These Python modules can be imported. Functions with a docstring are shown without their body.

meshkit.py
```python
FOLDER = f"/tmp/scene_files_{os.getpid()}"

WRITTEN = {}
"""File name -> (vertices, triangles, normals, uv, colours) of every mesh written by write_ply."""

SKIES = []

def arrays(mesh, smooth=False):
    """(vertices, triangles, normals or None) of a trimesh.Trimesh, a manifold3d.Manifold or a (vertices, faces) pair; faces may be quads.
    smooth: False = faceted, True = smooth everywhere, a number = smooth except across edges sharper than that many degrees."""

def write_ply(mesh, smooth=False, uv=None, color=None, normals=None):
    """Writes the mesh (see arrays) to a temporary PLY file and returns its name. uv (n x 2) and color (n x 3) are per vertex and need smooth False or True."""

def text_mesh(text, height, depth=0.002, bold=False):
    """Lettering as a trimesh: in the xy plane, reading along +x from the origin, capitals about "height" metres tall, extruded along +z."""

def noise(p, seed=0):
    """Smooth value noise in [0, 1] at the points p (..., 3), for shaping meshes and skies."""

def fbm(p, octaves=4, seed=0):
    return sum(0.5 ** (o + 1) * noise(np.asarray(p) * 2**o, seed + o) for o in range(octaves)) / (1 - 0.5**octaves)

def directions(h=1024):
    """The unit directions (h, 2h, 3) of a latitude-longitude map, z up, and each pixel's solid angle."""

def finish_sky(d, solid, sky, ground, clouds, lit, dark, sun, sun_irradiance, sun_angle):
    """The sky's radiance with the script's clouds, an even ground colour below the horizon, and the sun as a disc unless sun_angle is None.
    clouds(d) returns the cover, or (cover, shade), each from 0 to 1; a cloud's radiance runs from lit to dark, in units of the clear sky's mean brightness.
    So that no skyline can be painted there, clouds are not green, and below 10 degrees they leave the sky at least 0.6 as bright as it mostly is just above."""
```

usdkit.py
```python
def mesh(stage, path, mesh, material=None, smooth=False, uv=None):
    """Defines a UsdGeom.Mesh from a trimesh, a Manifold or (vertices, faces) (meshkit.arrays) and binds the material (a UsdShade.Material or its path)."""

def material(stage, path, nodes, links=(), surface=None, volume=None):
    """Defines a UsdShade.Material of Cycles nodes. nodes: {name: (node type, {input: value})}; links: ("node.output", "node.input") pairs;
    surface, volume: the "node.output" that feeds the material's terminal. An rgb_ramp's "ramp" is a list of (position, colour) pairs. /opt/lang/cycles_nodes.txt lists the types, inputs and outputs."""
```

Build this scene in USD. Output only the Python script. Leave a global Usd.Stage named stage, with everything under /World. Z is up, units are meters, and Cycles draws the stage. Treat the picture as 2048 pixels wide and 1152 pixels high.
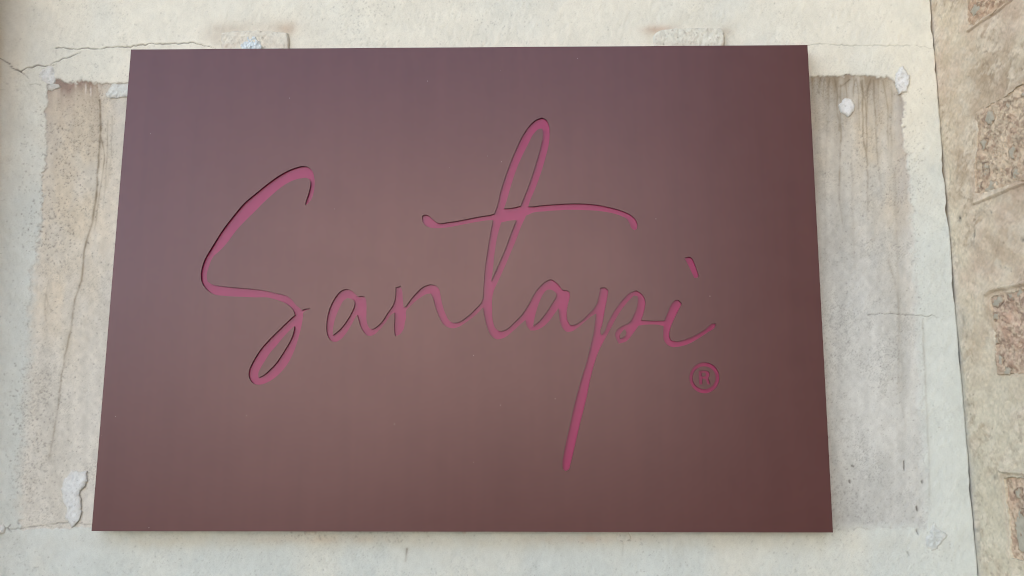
import math
import numpy as np
import trimesh
import shapely
from shapely.geometry import Polygon, MultiPolygon, LineString, Point
from shapely.ops import unary_union
from scipy.ndimage import map_coordinates
from scipy.spatial import Delaunay, cKDTree
from scipy.spatial.transform import Rotation
import usdkit
from pxr import Usd, UsdGeom, UsdLux, UsdShade, Gf, Sdf, Vt

# ------------------------------------------------------------------ camera, sky, sun, exposure
EXPOSURE = 3.09
SKY_STRENGTH = 0.075
SUN_INTENSITY = 1.2
SUN_COLOR = (1.0, 0.93, 0.84)
SUN_DIR = np.array([0.62, 0.62, 0.95])            # towards the sun: behind the wall, so that the wall stands in open shade
SUN_DIR = SUN_DIR / np.linalg.norm(SUN_DIR)
SKY_MIX = 0.45                                     # thin high haze whitening the sky

stage = Usd.Stage.CreateInMemory()
UsdGeom.SetStageUpAxis(stage, UsdGeom.Tokens.z)
UsdGeom.SetStageMetersPerUnit(stage, 1.0)
world = UsdGeom.Xform.Define(stage, '/World')
stage.SetDefaultPrim(world.GetPrim())
UsdGeom.Scope.Define(stage, '/World/Looks')

FOC = 1550.0                                       # focal length in units of 1/2048 of the picture's width
R0 = np.array([[1, 0, 0], [0, 0, -1], [0, 1, 0.0]])
RW = (Rotation.from_rotvec([-0.1472, 0.0156, 0.0007]) * Rotation.from_matrix(R0)).as_matrix()   # world -> camera (x right, y down, z ahead)
SIGN_Z = 1.878                                     # height of the sign's centre above the ground
SIGN_Y = -0.036                                    # front of the sign; the plaster wall is y = 0
CAM = np.array([0.1374, -1.7268 + SIGN_Y, -0.2784 + SIGN_Z])

cam = UsdGeom.Camera.Define(stage, '/World/camera')
cam.CreateHorizontalApertureAttr(36.0)
cam.CreateVerticalApertureAttr(20.25)
cam.CreateFocalLengthAttr(36.0 * FOC / 2048)
cam.CreateClippingRangeAttr(Gf.Vec2f(0.05, 2000))
cam.CreateExposureAttr(EXPOSURE)
m4 = np.eye(4)
m4[0, :3], m4[1, :3], m4[2, :3], m4[3, :3] = RW[0], -RW[1], -RW[2], CAM
cam.AddTransformOp().Set(Gf.Matrix4d(*m4.ravel().tolist()))

elev, rot = math.asin(SUN_DIR[2]), math.atan2(SUN_DIR[0], SUN_DIR[1])
dome = UsdLux.DomeLight.Define(stage, '/World/sky')
dome.GetPrim().SetCustomDataByKey('kind', 'structure')
sky_m = usdkit.material(stage, '/World/Looks/sky_look', {
    'sky': ('sky_texture', {'sky_type': 'single_scattering', 'sun_disc': False, 'sun_elevation': elev, 'sun_rotation': rot,
                            'altitude': 20.0, 'air_density': 1.0, 'aerosol_density': 2.2, 'ozone_density': 1.0}),
    'tc': ('texture_coordinate', {}),
    'n': ('noise_texture', {'scale': 2.2, 'detail': 5.0, 'roughness': 0.55}),
    'r': ('rgb_ramp', {'ramp': [(0.30, (SKY_MIX * .55,) * 3), (0.68, (min(SKY_MIX * 1.5, .9),) * 3)]}),
    'bw': ('rgb_to_bw', {'color': (0, 0, 0)}),
    'white': ('mix_color', {'blend_type': 'multiply', 'fac': 1.0, 'b': (1.06, 1.0, 0.92), 'use_clamp': False}),
    'mx': ('mix_color', {'blend_type': 'mix', 'use_clamp': False}),
    'bg': ('background_shader', {'strength': SKY_STRENGTH}),
}, [('tc.generated', 'n.vector'), ('n.fac', 'r.fac'), ('sky.color', 'bw.color'), ('bw.val', 'white.a'),
    ('sky.color', 'mx.a'), ('white.result', 'mx.b'), ('r.color', 'mx.fac'), ('mx.result', 'bg.color')], surface='bg.background')
UsdShade.MaterialBindingAPI.Apply(dome.GetPrim()).Bind(sky_m)

sun = UsdLux.DistantLight.Define(stage, '/World/sun')
sun.CreateIntensityAttr(SUN_INTENSITY)
sun.CreateAngleAttr(0.5)
sun.CreateNormalizeAttr(True)
sun.CreateColorAttr(Gf.Vec3f(*SUN_COLOR))
zx = SUN_DIR
xx = np.cross([0, 0, 1], zx); xx /= np.linalg.norm(xx)
yx = np.cross(zx, xx)
ms = np.eye(4); ms[0, :3], ms[1, :3], ms[2, :3] = xx, yx, zx
sun.AddTransformOp().Set(Gf.Matrix4d(*ms.ravel().tolist()))


# ------------------------------------------------------------------ helpers
def ray(u, v):
    d = np.stack([(np.asarray(u, float) - 1024) / FOC, (np.asarray(v, float) - 576) / FOC, np.ones(np.shape(u))], -1)
    return d @ RW


def on_plane(pts, p0, n):
    pts = np.asarray(pts, float)
    d = ray(pts[:, 0], pts[:, 1])
    t = ((p0 - CAM) @ n) / (d @ n)
    return CAM + d * t[:, None]


def on_y(pts, y):                                  # photograph measurement -> (x, z) on the vertical plane at depth y
    return on_plane(pts, np.array([0, y, 0.0]), np.array([0, 1.0, 0]))[:, [0, 2]]


def measured(P):                                   # inverse: world points -> measurement coordinates of the photograph
    q = (P - CAM) @ RW.T
    return 1024 + FOC * q[..., 0] / q[..., 2], 576 + FOC * q[..., 1] / q[..., 2]


def srgb(r, g, b):
    c = np.array([r, g, b]) / 255.0
    return np.where(c < .04045, c / 12.92, ((c + .055) / 1.055) ** 2.4)


_tables = {}


def noise2(u, v, seed=0):
    if seed not in _tables:
        _tables[seed] = np.random.default_rng(1000 + seed).random((128, 128)).astype(np.float32)
    return map_coordinates(_tables[seed], [np.mod(v, 128), np.mod(u, 128)], order=1 if np.size(u) > 3e6 else 2, mode='grid-wrap', output=np.float32)


def fbm2(u, v, octaves=4, seed=0):
    s, a, o = 0, 0.5, 0
    for k in range(octaves):
        s = s + a * noise2(u * 2 ** k + 17.3 * k, v * 2 ** k + 5.1 * k, seed * 7 + k)
        o += a
        a *= .5
    return s / o


def sstep(a, b, x):
    t = np.clip((x - a) / (b - a), 0, 1)
    return t * t * (3 - 2 * t)


_names = {}


def path_for(name, parent=None):
    base = ('/World' if parent is None else str(parent.GetPath())) + '/' + name
    k = _names.get(base, 0)
    _names[base] = k + 1
    return base if k == 0 else f'{base}_{k:03d}'


def put(name, mesh, mat, parent=None, smooth=False, color=None, label=None, category=None, kind=None, group=None):
    p = path_for(name, parent)
    if color is not None:
        v, f = mesh
        m = UsdGeom.Mesh.Define(stage, p)
        m.CreatePointsAttr(Vt.Vec3fArray.FromNumpy(np.asarray(v, np.float32)))
        m.CreateFaceVertexCountsAttr(Vt.IntArray.FromNumpy(np.full(len(f), 3, np.int32)))
        m.CreateFaceVertexIndicesAttr(Vt.IntArray.FromNumpy(np.asarray(f, np.int32).ravel()))
        m.CreateSubdivisionSchemeAttr('none')
        if smooth:
            n = np.zeros_like(v)
            fn = np.cross(v[f[:, 1]] - v[f[:, 0]], v[f[:, 2]] - v[f[:, 0]])
            for k in range(3):
                for c in range(3):
                    n[:, c] += np.bincount(f[:, k], fn[:, c], len(v))
            n /= np.maximum(np.linalg.norm(n, axis=1, keepdims=True), 1e-20)
            m.CreateNormalsAttr(Vt.Vec3fArray.FromNumpy(n.astype(np.float32)))
            m.SetNormalsInterpolation('vertex')
        UsdGeom.PrimvarsAPI(m).CreatePrimvar('surface_color', Sdf.ValueTypeNames.Color3fArray, 'vertex').Set(Vt.Vec3fArray.FromNumpy(np.asarray(color, np.float32)))
        UsdShade.MaterialBindingAPI.Apply(m.GetPrim()).Bind(mat)
    else:
        m = usdkit.mesh(stage, p, mesh, mat, smooth=smooth)
    o = m.GetPrim()
    for k, x in (('label', label), ('category', category), ('kind', kind), ('group', group)):
        if x:
            o.SetCustomDataByKey(k, x)
    return o


def thing(name, label, category, group=None):
    o = UsdGeom.Xform.Define(stage, path_for(name)).GetPrim()
    o.SetCustomDataByKey('label', label)
    o.SetCustomDataByKey('category', category)
    if group:
        o.SetCustomDataByKey('group', group)
    return o


def box(x0, x1, y0, y1, z0, z1):
    b = trimesh.creation.box([x1 - x0, y1 - y0, z1 - z0])
    b.apply_translation([(x0 + x1) / 2, (y0 + y1) / 2, (z0 + z1) / 2])
    return b


def spline(points, closed=True, step=2.0, corner=48.0):
    """Catmull-Rom through the points, sharp where the outline turns by more than `corner` degrees."""
    P = np.asarray(points, float)
    n = len(P)
    prev, nxt = np.roll(P, 1, 0), np.roll(P, -1, 0)
    a, b = P - prev, nxt - P
    ang = np.degrees(np.abs(np.arctan2(a[:, 0] * b[:, 1] - a[:, 1] * b[:, 0], (a * b).sum(1))))
    la, lb = np.linalg.norm(a, axis=1), np.linalg.norm(b, axis=1)
    sharp = ang > corner
    T = (a / np.maximum(la, 1e-9)[:, None] * lb[:, None] + b / np.maximum(lb, 1e-9)[:, None] * la[:, None]) / np.maximum(la + lb, 1e-9)[:, None]
    if not closed:
        sharp[0] = sharp[-1] = True
    out = []
    for i in range(n if closed else n - 1):
        j = (i + 1) % n
        d = P[j] - P[i]
        L = np.linalg.norm(d)
        m0 = d if sharp[i] else T[i] * L
        m1 = d if sharp[j] else T[j] * L
        k = max(1, int(L / step))
        t = (np.arange(k) / k)[:, None]
        out.append((2 * t ** 3 - 3 * t ** 2 + 1) * P[i] + (t ** 3 - 2 * t ** 2 + t) * m0 + (-2 * t ** 3 + 3 * t ** 2) * P[j] + (t ** 3 - t ** 2) * m1)
    if not closed:
        out.append(P[-1:])
    return np.vstack(out)


def line_distance(u, v, pts, reach):
    """Distance to a polyline and the position 0..1 along it, at the points within reach; elsewhere 1e9."""
    pts = np.asarray(pts, float)
    d, s = np.full(u.shape, 1e9, np.float32), np.zeros(u.shape, np.float32)
    lo, hi = pts.min(0) - reach, pts.max(0) + reach
    idx = np.nonzero((u > lo[0]) & (u < hi[0]) & (v > lo[1]) & (v < hi[1]))[0]
    if len(idx) == 0:
        return idx, d[idx], s[idx]
    q = np.stack([u[idx], v[idx]], 1)
    best, along = np.full(len(idx), 1e9), np.zeros(len(idx))
    L = np.concatenate([[0], np.cumsum(np.linalg.norm(np.diff(pts, axis=0), axis=1))])
    for k in range(len(pts) - 1):
        a, ab = pts[k], pts[k + 1] - pts[k]
        t = np.clip(((q - a) @ ab) / (ab @ ab), 0, 1)
        dd = np.linalg.norm(q - a - t[:, None] * ab, axis=1)
        w = dd < best
        best[w] = dd[w]
        along[w] = (L[k] + t[w] * (L[k + 1] - L[k])) / L[-1]
    return idx, best, along


def jag(pts, amount, step, seed):
    """A polyline made crooked."""
    r = np.random.default_rng(seed)
    P = spline(pts, closed=False, step=step, corner=180)
    P[1:-1] += r.normal(0, amount, P[1:-1].shape)
    return P


def grid_faces(nr, nc):
    i = np.arange(nr - 1)[:, None] * nc + np.arange(nc - 1)[None, :]
    i = i.ravel()
    return np.vstack([np.stack([i, i + 1, i + nc + 1], 1), np.stack([i, i + nc + 1, i + nc], 1)])


def plate(poly, spacing, height, to_world, back=0.004, seed=0, feather=True):
    """A lump with an uneven face: poly in plane coordinates, height(p, distance to the outline), to_world(p, h). Returns (vertices, faces, plane coordinates)."""
    r = np.random.default_rng(seed)
    ring = np.array(poly.exterior.segmentize(spacing).coords)[:-1]
    x0, y0, x1, y1 = poly.bounds
    gx, gy = np.meshgrid(np.arange(x0, x1, spacing), np.arange(y0, y1, spacing * .9))
    gx[::2] += spacing / 2
    pts = np.stack([gx.ravel(), gy.ravel()], 1) + r.normal(0, spacing * .12, (gx.size, 2))
    inner = poly.buffer(-spacing * .55)
    pts = pts[shapely.contains_xy(inner, pts[:, 0], pts[:, 1])] if not inner.is_empty else pts[:0]
    P = np.vstack([ring, pts])
    tri = Delaunay(P).simplices
    c = P[tri].mean(1)
    tri = tri[shapely.contains_xy(poly, c[:, 0], c[:, 1])]
    e = P[tri]
    flip = ((e[:, 1] - e[:, 0])[:, 0] * (e[:, 2] - e[:, 0])[:, 1] - (e[:, 1] - e[:, 0])[:, 1] * (e[:, 2] - e[:, 0])[:, 0]) < 0
    tri[flip] = tri[flip][:, ::-1]
    dist = shapely.distance(poly.exterior, shapely.points(P))
    h = height(P, dist)
    V = to_world(P, h)
    B = to_world(ring, np.full(len(ring), -back))
    n, k = len(P), len(ring)
    area = 0.5 * np.sum(ring[:, 0] * np.roll(ring[:, 1], -1) - np.roll(ring[:, 0], -1) * ring[:, 1])
    i, j = np.arange(k), (np.arange(k) + 1) % k
    sk = np.vstack([np.stack([i, n + i, n + j], 1), np.stack([i, n + j, j], 1)])
    if area < 0:
        sk = sk[:, ::-1]
    F = np.vstack([tri, sk])
    return np.vstack([V, B]), F, np.vstack([P, ring])


# ------------------------------------------------------------------ materials
def masonry(name, rough, scales, strength, distance):
    return usdkit.material(stage, '/World/Looks/' + name, {
        'a': ('attribute', {'attribute': 'surface_color'}),
        'g': ('geometry', {}),
        'n1': ('noise_texture', {'scale': scales[0], 'detail': 5.0, 'roughness': 0.6}),
        'n2': ('noise_texture', {'scale': scales[1], 'detail': 3.0, 'roughness': 0.6}),
        'r': ('rgb_ramp', {'ramp': [(0.25, (0.91, 0.905, 0.90)), (0.55, (1, 1, 1)), (0.8, (1.03, 1.03, 1.03))]}),
        'm': ('mix_color', {'blend_type': 'multiply', 'fac': 1.0, 'use_clamp': False}),
        'add': ('math', {'math_type': 'multiply_add', 'value2': 0.5}),
        'b': ('bump', {'strength': strength, 'distance': distance}),
        'p': ('principled_bsdf', {'roughness': rough, 'specular_ior_level': 0.25}),
    }, [('g.position', 'n1.vector'), ('g.position', 'n2.vector'), ('n2.fac', 'r.fac'), ('a.color', 'm.a'), ('r.color', 'm.b'), ('m.result', 'p.base_color'),
        ('n1.fac', 'add.value1'), ('n2.fac', 'add.value3'), ('add.value', 'b.height'), ('b.normal', 'p.normal')], surface='p.BSDF')


M_PLASTER = masonry('lime_plaster', 0.92, (110.0, 420.0), 0.36, 0.0020)
M_STONE = masonry('rough_sandstone', 0.95, (150.0, 520.0), 0.45, 0.0025)


def flat(name, base, rough=0.8, var=0.12, scale=30.0, spec=0.3, bump=0.0015):
    b = np.array(base)
    return usdkit.material(stage, '/World/Looks/' + name, {
        'g': ('geometry', {}),
        'n': ('noise_texture', {'scale': scale, 'detail': 5.0, 'roughness': 0.6}),
        'r': ('rgb_ramp', {'ramp': [(0.3, tuple(b * (1 - var))), (0.7, tuple(np.minimum(b * (1 + var), .95)))]}),
        'b': ('bump', {'strength': 0.5, 'distance': bump}),
        'p': ('principled_bsdf', {'roughness': rough, 'specular_ior_level': spec}),
    }, [('g.position', 'n.vector'), ('n.fac', 'r.fac'), ('r.color', 'p.base_color'), ('n.fac', 'b.height'), ('b.normal', 'p.normal')], surface='p.BSDF')


M_FILLER = flat('white_filler', (0.72, 0.74, 0.77), 0.9, 0.10, 160.0, 0.2, 0.002)
M_GROUND = flat('stone_paving', (0.085, 0.078, 0.07), 0.85, 0.25, 0.9)
M_FACADE = flat('pale_render', (0.66, 0.58, 0.50), 0.9, 0.06, 1.2)
M_DARKWALL = flat('weathered_wall', (0.20, 0.17, 0.14), 0.9, 0.15, 1.2)
M_PIER = flat('sandstone_blocks', (0.42, 0.35, 0.27), 0.95, 0.22, 14.0, 0.2, 0.004)
M_ROOF = flat('clay_tiles', (0.28, 0.13, 0.08), 0.85, 0.2, 6.0)
M_SHUTTER = flat('green_shutter', (0.05, 0.09, 0.06), 0.6, 0.1, 8.0)


def sign_paint(name, base, rough, streak, spec, tint):
    """Satin paint with faint vertical rain streaks and pin-prick dust."""
    b = np.array(base)
    return usdkit.material(stage, '/World/Looks/' + name, {
        'g': ('geometry', {}),
        'map': ('mapping', {'mapping_type': 'point', 'scale': (26.0, 26.0, 1.6)}),
        'n': ('noise_texture', {'scale': 1.0, 'detail': 4.0, 'roughness': 0.6}),
        'r': ('rgb_ramp', {'ramp': [(0.3, tuple(b * (1 - streak))), (0.7, tuple(b * (1 + streak)))]}),
        'big': ('noise_texture', {'scale': 7.0, 'detail': 3.0, 'roughness': 0.55}),
        'rr': ('map_range', {'from_min': 0.3, 'from_max': 0.7, 'to_min': rough - .018, 'to_max': rough + .018, 'clamp': True}),
        'v': ('voronoi_texture', {'scale': 34.0, 'feature': 'f1'}),
        'lt': ('math', {'math_type': 'less_than', 'value2': 0.030}),
        'sep': ('separate_color', {}),
        'pick': ('math', {'math_type': 'greater_than', 'value2': 0.75}),
        'both': ('math', {'math_type': 'multiply'}),
        'half': ('math', {'math_type': 'multiply', 'value2': 0.55}),
        'mx': ('mix_color', {'blend_type': 'mix', 'b': (0.55, 0.50, 0.46)}),
        'p': ('principled_bsdf', {'specular_ior_level': spec, 'specular_tint': tint}),
    }, [('g.position', 'map.vector'), ('map.vector', 'n.vector'), ('n.fac', 'r.fac'), ('g.position', 'big.vector'), ('big.fac', 'rr.value'), ('rr.result', 'p.roughness'),
        ('g.position', 'v.vector'), ('v.distance', 'lt.value1'), ('v.color', 'sep.color'), ('sep.r', 'pick.value1'), ('lt.value', 'both.value1'), ('pick.value', 'both.value2'),
        ('both.value', 'half.value1'), ('half.value', 'mx.fac'), ('r.color', 'mx.a'), ('mx.result', 'p.base_color')], surface='p.BSDF')


M_BROWN = sign_paint('maroon_sign_paint', (0.078, 0.028, 0.023), 0.32, 0.06, 0.70, (1.0, .81, .93))
M_PINK = sign_paint('crimson_sign_paint', (0.325, 0.005, 0.078), 0.33, 0.04, 0.62, (.55, .88, 1.0))

# ------------------------------------------------------------------ plaster wall of the recess
XJ = float(on_y([(1910, 576)], 0.0)[0, 0])         # corner with the right jamb
X0 = float(on_y([(17, 0)], 0.0)[0, 0])             # corner with the left jamb
ZLO, ZHI = float(on_y([(1000, 1190)], 0)[0, 1]), float(on_y([(1000, -45)], 0)[0, 1])
SIGN_PX = np.array([(262, 99), (1615, 90), (1666, 1065), (183, 1062)], float)
sign_xz = on_y(SIGN_PX, SIGN_Y)
HX0, HX1 = sign_xz[:, 0].min() + .035, sign_xz[:, 0].max() - .035     # behind this the wall is built coarser
HZ0, HZ1 = sign_xz[:, 1].min() + .035, sign_xz[:, 1].max() - .035

CREAM, GREYW = srgb(228, 225, 209), srgb(210, 215, 208)
TAN, TAUPE, BROWN, GREY = srgb(211, 200, 179), srgb(178, 160, 143), srgb(128, 110, 98), srgb(190, 190, 187)

GHOST_L = [(96, 160), (120, 158), (128, 165), (190, 166), (245, 167), (420, 165), (420, 1056), (150, 1056), (40, 1060), (30, 1030), (38, 900), (52, 740), (64, 560), (84, 400), (91, 280), (93, 200)]
GHOST_R = [(1560, 153), (1655, 151), (1700, 152), (1776, 154), (1792, 164), (1806, 182), (1813, 230), (1806, 260), (1818, 330), (1830, 480), (1842, 700), (1852, 900), (1857, 1045), (1848, 1056), (1560, 1058)]

DRIPS = [  # points, width, strength: rain streaks under the ledge that the old plaque left
    ([(199, 200), (199, 260), (196, 330), (185, 440), (168, 500), (163, 560), (150, 600), (142, 660), (130, 710), (120, 770), (112, 830), (104, 880), (98, 918)], 2.2, .52),
    ([(200, 270), (207, 300), (204, 350), (196, 400), (188, 460)], 1.3, .4),
    ([(215, 240), (212, 330), (205, 420)], 1.5, .28), ([(224, 232), (221, 300), (214, 370)], 1.3, .22),
    ([(1682, 170), (1682, 240), (1681, 330), (1679, 400), (1686, 446)], 2.2, .36), ([(1725, 160), (1727, 200), (1727, 270), (1735, 320), (1736, 420)], 2.0, .40),
    ([(1722, 162), (1733, 215), (1734, 290), (1733, 318)], 1.4, .34), ([(1737, 172), (1734, 230), (1736, 300)], 1.4, .28),
    ([(1748, 160), (1752, 220), (1754, 280), (1760, 350), (1764, 385)], 1.8, .34), ([(1670, 156), (1674, 175), (1675, 210), (1679, 260)], 1.8, .44),
    ([(1660, 157), (1658, 190), (1658, 220)], 1.5, .40), ([(1642, 156), (1640, 165), (1638, 185)], 1.5, .38), ([(1650, 156), (1648, 178), (1647, 198)], 1.3, .3),
    ([(1700, 158), (1690, 165), (1682, 172)], 1.6, .55), ([(1692, 165), (1694, 180), (1696, 200)], 1.2, .36), ([(1711, 160), (1708, 178), (1707, 192)], 1.5, .44),
    ([(1713, 157), (1717, 178), (1719, 210), (1720, 260)], 1.3, .34), ([(1767, 160), (1771, 180), (1776, 215), (1777, 300)], 1.6, .36), ([(1784, 175), (1784, 240), (1783, 330)], 2.8, .22),
    ([(1742, 158), (1737, 172), (1733, 190)], 1.6, .40), ([(1655, 245), (1650, 380), (1652, 520)], 1.6, .10), ([(1790, 330), (1795, 480), (1800, 640), (1806, 790)], 3.0, .14),
    ([(1778, 520), (1790, 560), (1798, 700), (1796, 760), (1812, 860), (1812, 880)], 2.0, .15), ([(1704, 300), (1706, 420), (1712, 560)], 2.2, .12), ([(1845, 640), (1850, 760), (1857, 900), (1860, 1020)], 2.2, .22),
    ([(92, 640), (90, 600), (96, 560)], 1.4, .2), ([(92, 590), (98, 612), (108, 625)], 1.3, .22),
    ([(1247, 1075), (1245, 1112)], 1.0, .16), ([(814, 1098), (811, 1122)], 2.0, .45),
]
CRACKS = [
    ([(-20, 103), (2, 116), (14, 126), (20, 130), (24, 137), (34, 141), (43, 145), (50, 150), (58, 158)], 1.5, .85),
    ([(42, 144), (48, 139), (56, 136), (64, 136), (73, 132), (90, 132), (101, 131), (113, 130)], 1.5, .8),
    ([(101, 131), (112, 126), (124, 119), (134, 116), (147, 113), (154, 109), (161, 106)], 1.2, .6),
    ([(112, 97), (132, 96), (143, 98), (170, 98), (186, 99), (200, 99), (213, 95), (221, 96), (240, 94), (256, 95), (277, 91), (292, 89), (330, 88), (360, 87), (385, 87), (408, 91), (424, 95), (432, 98)], 1.3, .72),
    ([(1612, 91), (1640, 88), (1668, 90), (1700, 91), (1740, 91), (1780, 91), (1820, 91), (1850, 94), (1872, 98)], 1.0, .35),
    ([(1736, 630), (1766, 627), (1790, 628), (1814, 630), (1832, 630), (1849, 631), (1890, 633)], 1.0, .5),
    ([(1809, 922), (1810, 930), (1809, 942)], 2.0, .8), ([(1834, 1014), (1836, 1022)], 2.6, .75), ([(1833, 1060), (1837, 1070)], 2.0, .6), ([(1815, 1104), (1819, 1112)], 2.0, .4),
    ([(113, 100), (112, 130), (111, 160)], .9, .16), ([(1700, 962), (1701, 966)], 3.0, .7), ([(1705, 932), (1709, 934)], 2.2, .7), ([(1845, 963), (1846, 967)], 2.4, .6),
    ([(60, 170), (72, 168), (84, 172)], 1.2, .3), ([(0, 1052), (12, 1056), (40, 1058), (70, 1053), (130, 1047), (185, 1050)], 1.6, .4),
    ([(20, 1050), (14, 1056), (22, 1064)], 2.0, .45),
]

rng = np.random.default_rng(7)
SPECKS = []


def add_specks(n, region, rmin, rmax, amin, amax):
    """Scatter of dark mould points; region(u, v) gives their density 0..1."""
    k = 0
    while k < n:
        u, v = rng.uniform(-40, 2000, 4000), rng.uniform(-60, 1200, 4000)
        keep = rng.random(4000) < region(u, v)
        u, v = u[keep][:n - k], v[keep][:n - k]
        k += len(u)
        SPECKS.append(np.stack([u, v, rmin + (rmax - rmin) * rng.random(len(u)) ** 1.8, rng.uniform(amin, amax, len(u)), rng.uniform(0, np.pi, len(u)), rng.uniform(.9, 1.7, len(u))], 1))


def g2(u, v, cu, cv, su, sv):
    return np.exp(-((u - cu) / su) ** 2 - ((v - cv) / sv) ** 2)


def clump(u, v, seed, f=.035):
    return np.clip(fbm2(u * f, v * f, 3, seed) * 3.2 - 1.15, 0, 1)


left_box = lambda u, v: ((u > 40) & (u < 240) & (v > 175) & (v < 1050)).astype(float)
add_specks(1500, lambda u, v: left_box(u, v) * (.25 + 1.1 * clump(u, v, 3)) * .55, .6, 1.5, .18, .60)
add_specks(520, lambda u, v: (g2(u, v, 105, 430, 45, 45) + g2(u, v, 135, 300, 35, 70) + .7 * g2(u, v, 130, 500, 40, 30)) * .9, .8, 1.9, .3, .75)
add_specks(650, lambda u, v: (g2(u, v, 48, 850, 22, 130) + g2(u, v, 60, 950, 35, 50) + .6 * g2(u, v, 95, 820, 30, 60)) * .9, .8, 1.9, .22, .6)
add_specks(260, lambda u, v: (g2(u, v, 185, 255, 18, 60) + .5 * g2(u, v, 215, 300, 20, 80)), .7, 1.5, .25, .6)
add_specks(1900, lambda u, v: ((u > 1610) & (u < 1850) & (v > 165) & (v < 1050)) * (.2 + clump(u, v, 5)) * (1.1 - .00055 * (u - 1600) * 2), .6, 1.5, .14, .5)
add_specks(500, lambda u, v: g2(u, v, 1672, 980, 45, 70) + .6 * g2(u, v, 1650, 720, 30, 120), .7, 1.7, .18, .5)
add_specks(240, lambda u, v: g2(u, v, 1815, 360, 26, 60) + .6 * g2(u, v, 1720, 350, 40, 60), .8, 1.8, .2, .55)
add_specks(1100, lambda u, v: (v > 1070) * clump(u, v, 8), .6, 1.5, .12, .45)
add_specks(1000, lambda u, v: (v < 95) * clump(u, v, 9), .6, 1.4, .10, .38)
add_specks(160, lambda u, v: (g2(u, v, 760, 15, 20, 14) + .8 * g2(u, v, 715, 40, 40, 30) + .5 * g2(u, v, 990, 48, 60, 20)), .8, 1.6, .2, .45)
add_specks(260, lambda u, v: ((v < 160) & (u > 115) & (u < 262)) * (.15 + clump(u, v, 11)), .6, 1.4, .12, .4)
add_specks(260, lambda u, v: ((u < 95) & (u > 0)) * (.1 + clump(u, v, 12)) * .6, .6, 1.5, .15, .45)
add_specks(160, lambda u, v: ((u > 1830) & (u < 1905)) * .4, .6, 1.4, .12, .4)
add_specks(70, lambda u, v: ((v > 1062) & (v < 1085) & (u > 560) & (u < 860)) * 1.0, .8, 2.0, .2, .5)
SPECKS = np.vstack(SPECKS)


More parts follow.
